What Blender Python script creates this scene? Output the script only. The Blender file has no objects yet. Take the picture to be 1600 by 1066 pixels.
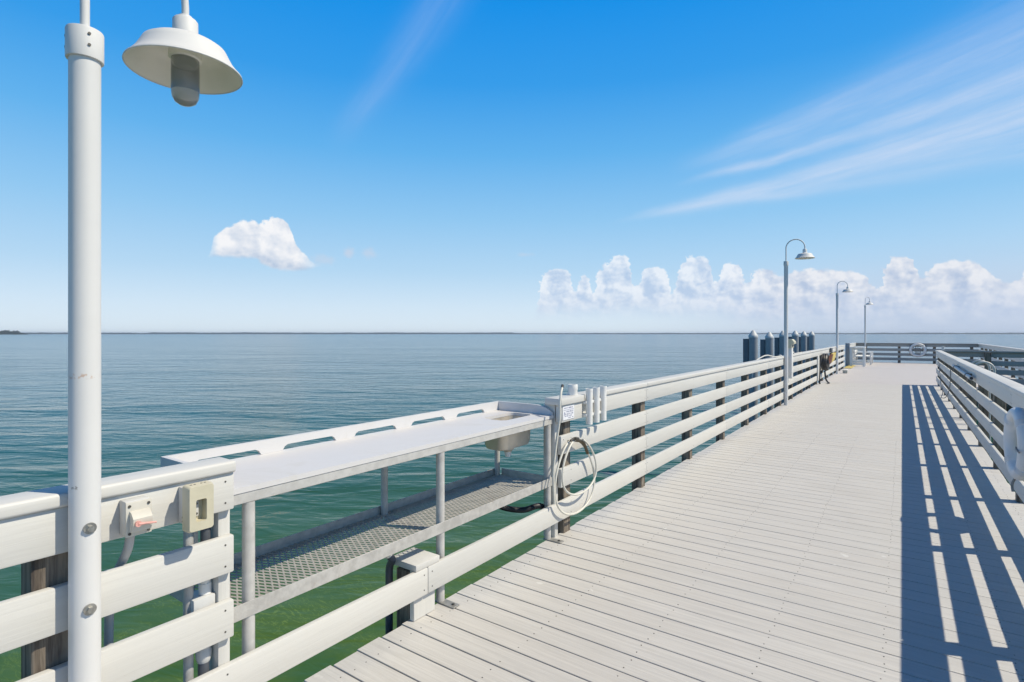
import bpy, bmesh, math, random
from mathutils import Vector, Matrix
random.seed(7)
R = math.radians
S = bpy.context.scene
COL = S.collection

# ------------------------------------------------------------------ camera numbers (photo 1600 x 1066)
FPX, HY, EYE = 860.0, 522.0, 1.5
PSI = math.atan2(610, 860)                      # camera turned left of the pier's axis (+Y)

# ------------------------------------------------------------------ node helpers
class NT:
    def __init__(s, tree):
        s.t = tree; s.n = tree.nodes; s.l = tree.links
    def node(s, typ, **kw):
        n = s.n.new(typ)
        for k, v in kw.items(): setattr(n, k, v)
        return n
    def link(s, a, b): s.l.new(a, b)
    def put(s, sock, v):
        if isinstance(v, X): s.l.new(v.o, sock)
        elif isinstance(v, bpy.types.NodeSocket): s.l.new(v, sock)
        else: sock.default_value = v
    def m(s, op, a, b=0.0, c=0.0, clamp=False):
        n = s.node('ShaderNodeMath', operation=op, use_clamp=clamp)
        s.put(n.inputs[0], a); s.put(n.inputs[1], b); s.put(n.inputs[2], c)
        return X(s, n.outputs[0])
    def vec(s, x=0.0, y=0.0, z=0.0):
        n = s.node('ShaderNodeCombineXYZ')
        for i, v in enumerate((x, y, z)): s.put(n.inputs[i], v)
        return n.outputs[0]
    def sep(s, v):
        n = s.node('ShaderNodeSeparateXYZ'); s.put(n.inputs[0], v)
        return [X(s, o) for o in n.outputs]
    def noise(s, v, scale=1.0, detail=4.0, rough=0.5, dist=0.0):
        n = s.node('ShaderNodeTexNoise'); s.put(n.inputs['Vector'], v)
        n.inputs['Scale'].default_value = scale; n.inputs['Detail'].default_value = detail
        n.inputs['Roughness'].default_value = rough; n.inputs['Distortion'].default_value = dist
        return X(s, n.outputs[0])
    def voro(s, v, scale=1.0, smooth=0.6):
        n = s.node('ShaderNodeTexVoronoi', feature='SMOOTH_F1'); s.put(n.inputs['Vector'], v)
        n.inputs['Scale'].default_value = scale; n.inputs['Smoothness'].default_value = smooth
        return X(s, n.outputs['Distance'])
    def white(s, w):
        n = s.node('ShaderNodeTexWhiteNoise', noise_dimensions='1D'); s.put(n.inputs['W'], w)
        return X(s, n.outputs['Value'])
    def step(s, v, a, b):
        n = s.node('ShaderNodeMapRange', interpolation_type='SMOOTHSTEP')
        s.put(n.inputs[0], v); n.inputs[1].default_value = a; n.inputs[2].default_value = b
        return X(s, n.outputs[0])
    def lin(s, v, a, b, c=0.0, d=1.0):
        n = s.node('ShaderNodeMapRange'); s.put(n.inputs[0], v)
        for i, q in enumerate((a, b, c, d)): n.inputs[i+1].default_value = q
        return X(s, n.outputs[0])
    def mix(s, f, a, b, blend='MIX'):
        n = s.node('ShaderNodeMix', data_type='RGBA', blend_type=blend)
        s.put(n.inputs[0], f)
        for sock, v in ((n.inputs[6], a), (n.inputs[7], b)):
            if isinstance(v, (tuple, list)): sock.default_value = tuple(v)[:3] + (1,)
            else: s.put(sock, v)
        return n.outputs[2]
    def ramp(s, f, stops, interp='LINEAR'):
        n = s.node('ShaderNodeValToRGB'); s.put(n.inputs[0], f)
        cr = n.color_ramp; cr.interpolation = interp
        while len(cr.elements) < len(stops): cr.elements.new(0.5)
        for e, (p, c) in zip(cr.elements, stops):
            e.position = p; e.color = tuple(c)[:3] + (1,)
        return n.outputs[0]
    def curve(s, f, pts):
        n = s.node('ShaderNodeFloatCurve'); s.put(n.inputs['Value'], f)
        c = n.mapping.curves[0]
        c.points[0].location = pts[0]; c.points[1].location = pts[-1]
        for p in pts[1:-1]: c.points.new(*p)
        for p in c.points: p.handle_type = 'AUTO_CLAMPED'
        n.mapping.update()
        return X(s, n.outputs[0])
class X:                                           # a float socket with operators
    def __init__(s, nt, o): s.nt = nt; s.o = o
    def __add__(s, b): return s.nt.m('ADD', s, b)
    __radd__ = __add__
    def __sub__(s, b): return s.nt.m('SUBTRACT', s, b)
    def __rsub__(s, b): return s.nt.m('SUBTRACT', b, s)
    def __mul__(s, b): return s.nt.m('MULTIPLY', s, b)
    __rmul__ = __mul__
    def __truediv__(s, b): return s.nt.m('DIVIDE', s, b)
    def floor(s): return s.nt.m('FLOOR', s)
    def abs(s): return s.nt.m('ABSOLUTE', s)
    def clamp(s): return s.nt.m('ADD', s, 0.0, clamp=True)
    def max(s, b): return s.nt.m('MAXIMUM', s, b)
    def min(s, b): return s.nt.m('MINIMUM', s, b)
    def pow(s, b): return s.nt.m('POWER', s, b)

def new_mat(name):
    m = bpy.data.materials.new(name); m.use_nodes = True
    nt = NT(m.node_tree); b = m.node_tree.nodes['Principled BSDF']
    return m, nt, b
def obj_xyz(nt):
    tc = nt.node('ShaderNodeTexCoord'); return tc.outputs['Object']
def bump(nt, b, h, dist=0.002, strength=1.0):
    n = nt.node('ShaderNodeBump'); n.inputs['Distance'].default_value = dist
    n.inputs['Strength'].default_value = strength
    nt.put(n.inputs['Height'], h); nt.link(n.outputs[0], b.inputs['Normal'])

def paint(name, col, rough=0.45, metal=0.0, mott=0.06, scale=9.0, dirt=None, dirt_amt=0.0, bmp=0.0006):
    m, nt, b = new_mat(name)
    v = obj_xyz(nt)
    n = nt.noise(v, scale, 5, 0.6)
    lo = tuple(c*(1-mott) for c in col); hi = tuple(min(1, c*(1+mott)) for c in col)
    c = nt.mix(nt.step(n, .3, .7), lo, hi)
    if dirt:
        n2 = nt.noise(v, scale*.6, 7, 0.7, .6)
        c = nt.mix(nt.step(n2, .56, .74)*dirt_amt, c, dirt)
    nt.put(b.inputs['Base Color'], c)
    b.inputs['Metallic'].default_value = metal
    nt.put(b.inputs['Roughness'], nt.lin(n, .2, .8, max(.03, rough-.08), rough+.1))
    if bmp: bump(nt, b, nt.noise(v, scale*6, 3, .6), bmp)
    return m

def board(name, col, axis, tint=(.5,.47,.42), var=.05, grain=.0009, rough=.55, cell=None, stain=.25):
    """painted or composite board with an embossed wood grain running along one axis; cell: width of one board for a shade of its own"""
    m, nt, b = new_mat(name)
    v = obj_xyz(nt); x, y, z = nt.sep(v)
    if axis == 'X': gv = nt.vec(x*2.2, y*70.0, z*70.0)
    elif axis == 'Z': gv = nt.vec(x*70.0, y*70.0, z*2.2)
    else: gv = nt.vec(x*70.0, y*2.2, z*70.0)
    if cell:
        idx = (y/cell).floor(); rnd = nt.white(idx*1.37+.5)
        ox = rnd*37.0
        gv = nt.vec(x*2.2+ox, y*70.0, z*70.0)
    g = nt.noise(gv, 1.0, 4, .6, .8)
    big = nt.noise(v, 1.1, 5, .6)
    lo = tuple(c*(1-var) for c in col); hi = tuple(min(1, c*(1+var)) for c in col)
    c = nt.mix(nt.step(g, .3, .7), lo, hi)
    if cell:
        c = nt.mix(rnd*.12, c, tuple(q*.72 for q in col))
        c = nt.mix(nt.step(nt.white(idx*2.11+9.0), .5, 1.)*.10, c, (col[0]*1.04, col[1]*.97, col[2]*.9))
    c = nt.mix(nt.step(big, .50, .74)*stain, c, tint)
    if cell:
        blot = nt.noise(nt.vec(x*.9, y*.9, 3.0), 1.0, 7, .72, .8)
        c = nt.mix(nt.step(blot, .54, .72)*.28, c, (col[0]*.80, col[1]*.78, col[2]*.74))
        c = nt.mix(nt.step(nt.noise(v, 7.0, 2, .5, .3), .735, .765)*.7, c, (.66,.65,.62))
    spk = nt.noise(v, 38.0, 3, .7)
    c = nt.mix(nt.step(spk, .66, .76)*stain*.8, c, tint)
    nt.put(b.inputs['Base Color'], c)
    nt.put(b.inputs['Roughness'], nt.lin(g, .2, .8, rough-.08, rough+.12))
    bump(nt, b, g, grain)
    return m

def raw_wood(name, c0, c1):
    m, nt, b = new_mat(name)
    v = obj_xyz(nt); x, y, z = nt.sep(v)
    g = nt.noise(nt.vec(x*34.0, y*34.0, z*1.6), 1.0, 6, .65, 1.2)
    st = nt.noise(v, 4.0, 4, .6)
    c = nt.mix(nt.step(g, .33, .66), c0, c1)
    c = nt.mix(nt.step(st, .55, .75)*.5, c, (.42,.41,.37))
    nt.put(b.inputs['Base Color'], c); b.inputs['Roughness'].default_value = .8
    bump(nt, b, g, .004)
    return m

M = {}
M['deck']   = board('composite_deck', (.54,.522,.494), 'X', tint=(.435,.405,.36), var=.075, grain=.0016, rough=.62, cell=.1423, stain=.22)
M['head']   = board('composite_head_deck', (.545,.515,.50), 'X', tint=(.44,.40,.37), var=.06, grain=.0012, rough=.62, cell=.1423, stain=.2)
M['railY']  = board('composite_rail_along', (.60,.59,.56), 'Y', tint=(.55,.53,.47), var=.03, grain=.0007, rough=.5, stain=.16)
M['railX']  = board('composite_rail_across', (.60,.59,.56), 'X', tint=(.55,.53,.47), var=.03, grain=.0007, rough=.5, stain=.16)
M['railG']  = board('grey_shaded_rail_across', (.30,.305,.30), 'X', tint=(.25,.26,.24), var=.05, grain=.0007, rough=.6, stain=.3)  # greyer boards, with the shade on their south faces put into the colour
M['postsh']  = board('shaded_post', (.34,.34,.345), 'Z', tint=(.28,.28,.27), var=.05, grain=.0007, rough=.6, stain=.3)  # darkened base colour carries the shade on the south-facing end post
M['postw']  = board('composite_post', (.60,.59,.56), 'Z', tint=(.55,.53,.47), var=.03, grain=.0007, rough=.5, stain=.16)
M['wood']   = raw_wood('weathered_timber', (.065,.050,.040), (.25,.21,.165))
M['under']  = raw_wood('treated_timber', (.05,.045,.035), (.13,.11,.085))
M['white']  = paint('white_powder_coat', (.665,.66,.65), .58, mott=.015, scale=5, dirt=(.56,.53,.48), dirt_amt=.2, bmp=0)
M['shade_in'] = paint('enamel_inside', (.86,.83,.76), .5, mott=.03, dirt=(.6,.54,.44), dirt_amt=.35, bmp=0)
M['pvc']    = paint('white_pvc', (.78,.77,.74), .5, mott=.03, dirt=(.6,.57,.5), dirt_amt=.2)
M['hdpe_plain'] = paint('white_cutting_board', (.625,.615,.615), .5, mott=.015, scale=14, dirt=(.575,.565,.56), dirt_amt=.25)
def cutting_top():
    m, nt, b = new_mat('white_cutting_board')
    v = obj_xyz(nt); x, y, z = nt.sep(v)
    st_ = nt.noise(v, 3.2, 6, .65, .5); fl = nt.noise(v, 60, 3, .6)
    c = nt.mix(nt.step(st_, .50, .74)*.55, (.632,.62,.618), (.545,.53,.50))
    c = nt.mix(nt.step(fl, .66, .74)*.35, c, (.47,.44,.40))
    for k, (ca, sa) in enumerate(((.9,.43),(.5,.86),(-.3,.95))):          # knife cuts
        u = x*ca + y*sa; w = y*ca - x*sa
        cut = nt.noise(nt.vec(u*4.0+k*7.0, w*150.0, z), 1.0, 2, .5)
        c = nt.mix(nt.step(cut, .70, .76)*nt.step(nt.noise(v, 2.3+k, 2, .5), .5, .62)*.5, c, (.48,.47,.45))
    nt.put(b.inputs['Base Color'], c); nt.put(b.inputs['Roughness'], nt.lin(st_, .3, .7, .42, .6))
    return m
M['hdpe'] = cutting_top()
M['galv']   = paint('galvanised_steel', (.47,.46,.44), .52, metal=.15, mott=.13, scale=22, dirt=(.33,.30,.26), dirt_amt=.5)
M['alu']    = paint('weathered_aluminium', (.53,.52,.50), .5, metal=.15, mott=.09, scale=18, dirt=(.40,.34,.26), dirt_amt=.45)
M['expand'] = paint('expanded_metal', (.47,.44,.39), .6, metal=.05, mott=.1, scale=18, dirt=(.36,.33,.29), dirt_amt=.5)
M['plate'] = paint('dull_zinc_plate', (.30,.295,.28), .5, metal=.3, mott=.2, scale=30, dirt=(.22,.19,.16), dirt_amt=.6)
M['steel']  = paint('stainless_steel', (.66,.60,.51), .38, metal=.45, mott=.08, scale=12, dirt=(.45,.35,.22), dirt_amt=.4)
M['screw']  = paint('dark_screw', (.10,.095,.085), .5, metal=.4)
M['bolt']   = paint('galvanised_bolt', (.42,.41,.38), .35, metal=.8, mott=.2, scale=60)
M['grey']   = paint('grey_conduit', (.47,.47,.47), .5, mott=.08, dirt=(.45,.44,.40), dirt_amt=.4)
M['greydk'] = paint('dark_grey_conduit', (.10,.11,.13), .5, mott=.1)
M['greylt'] = paint('pale_grey_box', (.58,.58,.57), .5, mott=.04, dirt=(.5,.47,.4), dirt_amt=.4)
M['boxwarm'] = paint('sun_aged_cover', (.60,.57,.50), .5, mott=.05, dirt=(.5,.44,.34), dirt_amt=.5)
M['beige']  = paint('beige_plastic', (.56,.52,.39), .45, mott=.05, dirt=(.46,.41,.29), dirt_amt=.4)
M['pink']   = paint('faded_red_plastic', (.72,.36,.31), .45, mott=.1, scale=40)
M['black']  = paint('black_rubber', (.025,.026,.03), .5, mott=.2)
M['hose']   = paint('cream_hose', (.66,.64,.57), .42, mott=.06, dirt=(.45,.40,.30), dirt_amt=.4)
M['brass']  = paint('dull_brass', (.10,.085,.06), .4, metal=.7, mott=.2, scale=50)
M['ring']   = paint('white_life_ring', (.70,.695,.70), .42, mott=.03, dirt=(.5,.47,.43), dirt_amt=.4)
M['rope']   = paint('grey_rope', (.24,.24,.24), .8, mott=.2, scale=60)
M['roplt']  = paint('white_rope', (.60,.59,.56), .8, mott=.1, scale=60)
M['yellow'] = paint('yellow_fabric', (.58,.45,.13), .6, mott=.12)
M['red']    = paint('dark_red_strap', (.12,.045,.03), .6)
M['pile']   = paint('grey_pile_wrap', (.27,.295,.32), .42, mott=.08, scale=4, dirt=(.22,.24,.26), dirt_amt=.4)
M['piledk'] = paint('dark_guide', (.13,.15,.175), .55, mott=.1)
M['sign']   = paint('sign_face', (.78,.79,.83), .4, mott=.02)
M['ink']    = paint('sign_ink', (.22,.24,.36), .5)
M['ccap']   = paint('pale_cone_cap', (.52,.53,.53), .5, mott=.06, scale=6, dirt=(.4,.4,.38), dirt_amt=.4)
M['bed']    = paint('grey_block', (.36,.37,.34), .7, mott=.1)

def glass_mat():
    m, nt, b = new_mat('dusty_glass')
    v = obj_xyz(nt); n = nt.noise(v, 14, 5, .6)
    nt.put(b.inputs['Base Color'], nt.mix(n, (.80,.81,.805), (.92,.925,.92)))
    b.inputs['Transmission Weight'].default_value = .80
    b.inputs['IOR'].default_value = 1.35
    nt.put(b.inputs['Roughness'], nt.lin(n, .2, .8, .03, .18))
    return m
M['glass'] = glass_mat()
def pole_mat():
    m, nt, b = new_mat('white_pole_marked')
    v = obj_xyz(nt); x, y, z = nt.sep(v)
    n = nt.noise(v, 5, 4, .6); f = nt.noise(v, 42, 4, .7); g = nt.noise(nt.vec(x*9.0, y*9.0, z*.7), 1.0, 5, .6)
    c = nt.mix(nt.step(n, .3, .7), (.655,.65,.64), (.675,.67,.66))
    c = nt.mix(nt.step(g, .56, .72)*.10, c, (.50,.49,.46))
    c = nt.mix(nt.step((z-1.376).abs(), .011, .003)*nt.step(f, .50, .58)*.75, c, (.50,.33,.23))
    c = nt.mix(nt.step((z-1.05).abs(), .010, .002)*nt.step(f, .60, .66)*.8, c, (.20,.19,.18))
    sc = nt.noise(v, 21, 5, .75)
    c = nt.mix(nt.step(sc, .70, .74)*.6, c, (.30,.28,.25))
    nt.put(b.inputs['Base Color'], c); b.inputs['Roughness'].default_value = .55
    return m
M['pole'] = pole_mat()

# ------------------------------------------------------------------ mesh helpers
class MB:
    def __init__(s): s.bm = bmesh.new(); s.mi = 0
    def _tag(s, faces, smooth=False):
        for f in faces: f.material_index = s.mi; f.smooth = smooth
    def box(s, x0, x1, y0, y1, z0, z1, bev=0.0, seg=1):
        bm = s.bm
        vs = [bm.verts.new(p) for p in ((x0,y0,z0),(x1,y0,z0),(x1,y1,z0),(x0,y1,z0),(x0,y0,z1),(x1,y0,z1),(x1,y1,z1),(x0,y1,z1))]
        fs = [bm.faces.new([vs[i] for i in q]) for q in ((3,2,1,0),(4,5,6,7),(0,1,5,4),(1,2,6,5),(2,3,7,6),(3,0,4,7))]
        s._tag(fs)
        if bev > 0:
            es = list({e for f in fs for e in f.edges})
            r = bmesh.ops.bevel(bm, geom=es, offset=bev, segments=seg, affect='EDGES', profile=.5)
            s._tag(r['faces'], seg > 1)
        return vs
    def ring(s, c, t, r, seg, up=None):
        t = t.normalized()
        up = up or (Vector((0,0,1)) if abs(t.z) < .95 else Vector((1,0,0)))
        a = t.cross(up).normalized(); b = a.cross(t).normalized()
        return [s.bm.verts.new(c + a*(r*math.cos(2*math.pi*i/seg)) + b*(r*math.sin(2*math.pi*i/seg))) for i in range(seg)]
    def bridge(s, A, B, smooth=True):
        n = len(A)
        s._tag([s.bm.faces.new((A[i], A[(i+1)%n], B[(i+1)%n], B[i])) for i in range(n)], smooth)
    def cyl(s, p0, p1, r0, r1=None, seg=16, caps=True):
        p0, p1 = Vector(p0), Vector(p1); r1 = r0 if r1 is None else r1
        A = s.ring(p0, p1-p0, r0, seg); B = s.ring(p1, p1-p0, r1, seg)
        s.bridge(B, A)
        if caps: s._tag([s.bm.faces.new(A), s.bm.faces.new(B[::-1])])
    def tube(s, pts, r, seg=8, closed=False):
        pts = [Vector(p) for p in pts]; n = len(pts); rings = []
        t0 = None; up = None
        for i, p in enumerate(pts):
            if closed: t = pts[(i+1)%n] - pts[i-1]
            else: t = pts[min(i+1, n-1)] - pts[max(i-1, 0)]
            t.normalize()
            if up is None:
                up = Vector((0,0,1)) if abs(t.z) < .9 else Vector((1,0,0))
            up = (up - t*up.dot(t)).normalized()
            rr = r[i] if isinstance(r, (list, tuple)) else r
            rings.append(s.ring(p, t, rr, seg, up))
        for i in range(n-1 if not closed else n): s.bridge(rings[(i+1)%n], rings[i])
        if not closed: s._tag([s.bm.faces.new(rings[0]), s.bm.faces.new(rings[-1][::-1])])
    def lathe(s, prof, c=(0,0,0), seg=28, smooth=True):
        c = Vector(c); rings = []
        for r, z in prof:
            if r < 1e-6: rings.append([s.bm.verts.new(c + Vector((0,0,z)))])
            else: rings.append([s.bm.verts.new(c + Vector((r*math.cos(2*math.pi*i/seg), r*math.sin(2*math.pi*i/seg), z))) for i in range(seg)])
        for A, B in zip(rings, rings[1:]):
            for i in range(seg):
                j = (i+1) % seg
                q = [A[i%len(A)], A[j%len(A)], B[j%len(B)], B[i%len(B)]]
                q = [v for k, v in enumerate(q) if v not in q[:k]]
                if len(q) > 2: s._tag([s.bm.faces.new(q)], smooth)
    def prism(s, poly, axis, a, b, smooth=False):
        """poly: 2-D outline; extruded along axis from a to b (axis X: (y,z); Y: (x,z); Z: (x,y))"""
        def P(p, t): return {'X': (t, p[0], p[1]), 'Y': (p[0], t, p[1]), 'Z': (p[0], p[1], t)}[axis]
        A = [s.bm.verts.new(P(p, a)) for p in poly]; B = [s.bm.verts.new(P(p, b)) for p in poly]
        n = len(poly)
        s._tag([s.bm.faces.new(A[::-1]), s.bm.faces.new(B)])
        s._tag([s.bm.faces.new((A[i], A[(i+1)%n], B[(i+1)%n], B[i])) for i in range(n)], smooth)
    def torus(s, c, axis, R0, r, segR=40, seg=14, sx=1.0):
        c = Vector(c); pts = []
        for i in range(segR):
            t = 2*math.pi*i/segR; a, b = R0*math.cos(t), R0*math.sin(t)
            pts.append(c + (Vector((0,a,b)) if axis == 'X' else Vector((a,0,b)) if axis == 'Y' else Vector((a,b,0))))
        s.tube(pts, r, seg, True)
    def xf(s, mat):
        bmesh.ops.transform(s.bm, matrix=mat, verts=s.bm.verts); return s
    def build_each(s, name, mats, parent=None):
        """every separate piece becomes an object of its own"""
        s.bm.verts.ensure_lookup_table(); seen = set(); out = []
        for v in list(s.bm.verts):
            if v in seen: continue
            st_, isl = [v], []
            seen.add(v)
            while st_:
                w = st_.pop(); isl.append(w)
                for e in w.link_edges:
                    u = e.other_vert(w)
                    if u not in seen: seen.add(u); st_.append(u)
            m = MB(); mp = {w: m.bm.verts.new(w.co) for w in isl}; done = set()
            for w in isl:
                for f in w.link_faces:
                    if f not in done:
                        done.add(f); g = m.bm.faces.new([mp[q] for q in f.verts]); g.material_index = f.material_index; g.smooth = f.smooth
            out.append(m.build(name, mats, parent))
        s.bm.free(); return out
    def build(s, name, mats, parent=None, loc=None):
        """links ONE mesh; shapes were given in world axes, stored about the thing's own origin"""
        o_ = parent
        org = Vector(loc) if loc is not None else Vector((0,0,0))
        while o_ is not None and loc is None:
            if o_.parent is None: org = o_.location.copy(); break
            o_ = o_.parent
        bmesh.ops.recalc_face_normals(s.bm, faces=s.bm.faces)
        if org.length: bmesh.ops.translate(s.bm, verts=s.bm.verts, vec=-org)
        me = bpy.data.meshes.new(name); s.bm.to_mesh(me); s.bm.free(); me.set_sharp_from_angle(angle=R(38))
        for m in (mats if isinstance(mats, (list, tuple)) else [mats]): me.materials.append(M[m] if isinstance(m, str) else m)
        o = bpy.data.objects.new(name, me); COL.objects.link(o)
        if parent: o.parent = parent
        else: o.location = org
        return o

def thing(name, label, cat, loc=(0,0,0), group=None):
    o = bpy.data.objects.new(name, None); COL.objects.link(o); o.location = loc
    o.empty_display_size = .1
    o['label'] = label; o['category'] = cat
    if group: o['group'] = group
    return o
def tag(o, label, cat, group=None):
    o['label'] = label; o['category'] = cat
    if group: o['group'] = group
    return o
def struct(o, kind='structure', label=None, cat=None):
    o['kind'] = kind
    if label: o['label'] = label
    if cat: o['category'] = cat
    return o
def dup(root, loc, rotz, label):
    r = root.copy(); COL.objects.link(r); r.location = loc; r.rotation_euler = (0,0,rotz); r['label'] = label
    for ch in list(root.children):
        c = ch.copy(); COL.objects.link(c); c.parent = r
        for g in ch.children:
            d = g.copy(); COL.objects.link(d); d.parent = c
    return r
def arc(c, r, a0, a1, n, e1, e2):
    c, e1, e2 = Vector(c), Vector(e1), Vector(e2)
    return [c + e1*(r*math.cos(a0+(a1-a0)*i/n)) + e2*(r*math.sin(a0+(a1-a0)*i/n)) for i in range(n+1)]
def spline(pts, n=8):
    """Catmull-Rom through the points"""
    P = [Vector(p) for p in pts]; P = [P[0]*2-P[1]] + P + [P[-1]*2-P[-2]]; out = []
    for i in range(1, len(P)-2):
        for k in range(n):
            t = k/n; a, b, c, d = P[i-1], P[i], P[i+1], P[i+2]
            out.append(.5*((2*b) + (c-a)*t + (2*a-5*b+4*c-d)*t*t + (3*b-a-3*c+d)*t**3))
    out.append(P[-2]); return out

# ------------------------------------------------------------------ measures of the pier
BW = .1423                                   # one deck board with its gap
XL, XR = -2.11, .87                          # deck edges
YS, YH, YE = -2.2, 19.86, 35.1               # start of what is built, start of the head, its end
XH = 3.12                                    # right edge of the pier head
LF, LB = -2.042, -2.072                       # left rail boards: face and back
RF, RB = .80, .830
Z4, Z3, Z2, ZF, ZC = (.128,.267), (.368,.507), (.610,.749), (.845,.984), (.985,1.028)
WATER = -1.6

# ------------------------------------------------------------------ decks
joists = [-2.0, -1.5, -1.02, -.54, -.07, .42, .79]
b = MB(); y = math.floor(YS/BW)*BW
while y + BW <= YH + .01:
    j = random.uniform(-.006, .006)
    b.mi = 0; b.box(XL + j, XR + random.uniform(-.004,.004), y, y+BW-.0060, -.028, random.uniform(-.0006,.0006), .0022)
    b.mi = 1
    if y < 9.5:
        for x in joists:
            for yy in (.034, BW-.040):
                if random.random() < .93:
                    px, py = x+random.uniform(-.007,.007), y+yy+random.uniform(-.004,.004)
                    b.cyl((px, py, -.01), (px, py, .0012), .0032, seg=6)
    y += BW
yhead = y
deck = struct(b.build('boardwalk_deck', ['deck', 'screw']), 'structure', 'pale grey composite boards of the long boardwalk deck', 'deck')
b = MB()
while y + BW <= YE + .05:
    b.box(XL, XH, y, y+BW-.006, -.028, .0, .002)
    y += BW
head = struct(b.build('pier_head_deck', ['head']), 'structure', 'pinkish grey deck of the wider pier head', 'deck')
b = MB()
for x in (-1.98, -1.02, -.07, .74): b.box(x-.04, x+.04, YS, YH, -.27, -.03)
b.box(XH-.14, XH-.06, YH+.1, YE-.05, -.27, -.03)
for k in range(13):
    yy = -1.0 + 3*k
    b.box(-2.05, (.82 if yy < YH else XH-.16), yy-.04, yy+.04, -.50, -.271)
b.build('deck_framing', ['under'], deck)
for k in range(13):
    yy = -1.0 + 3*k
    for x in ((-1.75, .5) if yy < YH else (-1.75, .5, 2.7)):
        b = MB(); b.cyl((x, yy+.17, WATER-2.0), (x, yy+.17, -.272), .13, .125, 14); b.build('support_pile', ['under'], deck)

# ------------------------------------------------------------------ railings
def runs(a, bnd, step, first):
    """board ends between a and bnd with joints at first + k*step"""
    cuts = [a] + [first + step*k for k in range(60) if a + .3 < first + step*k < bnd - .3] + [bnd]
    return list(zip(cuts, cuts[1:]))
def screws(b, face, s, y, z0, z1):
    """screw heads on a rail board face looking along +X (s=1) or -X"""
    for z in (z0+.03, z1-.03):
        b.cyl((face-.004*s, y, z), (face+.0012*s, y, z), .0036, seg=7)

lr = thing('pier_railing', 'long white railing with four horizontal boards along the left side of the boardwalk', 'railing', (-2.08, 0, 0))
LEND = 27.82
def rail_run(root, name, z, spans, face, back, s, post_ys, step=3.0, first=5.15, bev=.006):
    b = MB()
    for a, e in spans:
        for y0, y1 in runs(a, e, step, first):
            b.mi = 0; b.box(min(face, back), max(face, back), y0+.0015, y1-.0015, z[0], z[1], bev, 2)
            b.mi = 1
            for yy in [y0+.035, y1-.035] + [p for p in post_ys if y0+.1 < p < y1-.1]:
                if yy < 16: screws(b, face, s, yy, *z)
    return b.build(name, ['railY', 'screw'], root)
posts_far = [3.65 + 1.5*k for k in range(17)]
rail_run(lr, 'fascia_board', ZF, [(YS, 1.082)], LF, LB, 1, [])
rail_run(lr, 'fascia_board', ZF, [(3.815, LEND)], LF, LB, 1, posts_far)
for z in (Z2, Z3):
    rail_run(lr, 'rail_board', z, [(YS, 1.082)], LF, LB, 1, [])
    rail_run(lr, 'rail_board', z, [(3.50, LEND)], LF, LB, 1, posts_far)
b = MB()                                       # the lowest board runs on past the cleaning table
for y0, y1 in ((YS, 2.115), (2.115, 5.15)) + tuple(runs(5.15, LEND, 3.0, 8.15)):
    b.mi = 0; b.box(LB, LF, y0+.001, y1-.001, Z4[0], Z4[1], .006, 2); b.mi = 1
    for yy in [y0+.03, y1-.03] + [p for p in posts_far + [1.055] if y0+.1 < p < y1-.1]:
        if yy < 16: screws(b, LF, 1, yy, *Z4)
b.build('rail_board', ['railY', 'screw'], lr)
def cap_run(root, spans, x0, x1, step=3.0, first=5.15):
    b = MB()
    for a, e in spans:
        for y0, y1 in runs(a, e, step, first):
            b.box(x0, x1, y0+.001, y1-.001, ZC[0], ZC[1], .010, 3)
    return b.build('top_cap', ['railY'], root)
cap_run(lr, [(YS, 1.084)], -2.15, -2.027)
cap_run(lr, [(3.80, LEND+.02)], -2.16, -2.027)
b = MB(); b.box(-2.15, -2.004, 3.445, 3.797, .981, 1.030, .006, 2); b.build('end_cap', ['railY'], lr)
b = MB(); b.box(-2.0715, -2.022, 3.475, 3.790, .852, .9785, .004, 2); b.build('end_panel', ['railY'], lr)
for yy in [-.95, .55] + posts_far:
    b = MB(); w = .1 if yy > 1 else .11
    b.box(LB-.003-w, LB-.003, yy-.05, yy+.05, -.27, .983, .006, 1); b.build('timber_post', ['wood'], lr)
b = MB(); b.box(-2.175, LB-.001, 1.036, 1.081, -.27, .983, .004, 2); b.build('white_post', ['postw'], lr)
b = MB(); b.box(-2.185, -2.085, 3.485, 3.530, -.01, .978, .004, 2); b.build('white_post', ['postw'], lr)
# short capped post carrying the lowest board beside the table
sp = None
b = MB(); b.box(-2.225, -2.105, 2.062, 2.165, -.27, .240); b.mi = 1
b.box(-2.1045, LB-.001, 2.040, 2.200, .001, .2655, .003); sp = b.build('short_post', ['wood', 'postw'], lr)
b = MB(); b.box(-2.245, -2.046, 2.030, 2.208, .2685, .302, .004, 2); b.build('post_cap', ['postw'], sp)

rr = thing('pier_railing', 'shaded white railing along the right side of the boardwalk, turning right at its corner', 'railing', (.84, 0, 0))
posts_r = [6.65 + 1.5*k for k in range(-5, 10)]
for nm, z in (('fascia_board', ZF), ('rail_board', Z2), ('rail_board', Z3), ('rail_board', Z4)):
    rail_run(rr, nm, z, [(YS, 20.2)], RF, RB, -1, posts_r, 1.5 if nm == 'rail_board' else 3.0, .65)
cap_run(rr, [(YS, 20.3)], .785, .918, 3.0, .65)
for yy in posts_r:
    b = MB(); b.box(RB+.003, RB+.103, yy-.05, yy+.05, -.27, .983, .006); b.build('timber_post', ['wood'], rr)
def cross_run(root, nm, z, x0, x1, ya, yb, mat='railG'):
    b = MB(); n = max(1, round((x1-x0)/2.4))
    for i in range(n):
        b.box(x0+(x1-x0)*i/n+.0015, x0+(x1-x0)*(i+1)/n-.0015, ya, yb, z[0], z[1], .006, 2)
    return b.build(nm, [mat], root)
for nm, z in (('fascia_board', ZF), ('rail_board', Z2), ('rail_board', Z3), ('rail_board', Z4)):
    cross_run(rr, nm, z, RB+.004, 3.02, 20.235, 20.265)
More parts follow.
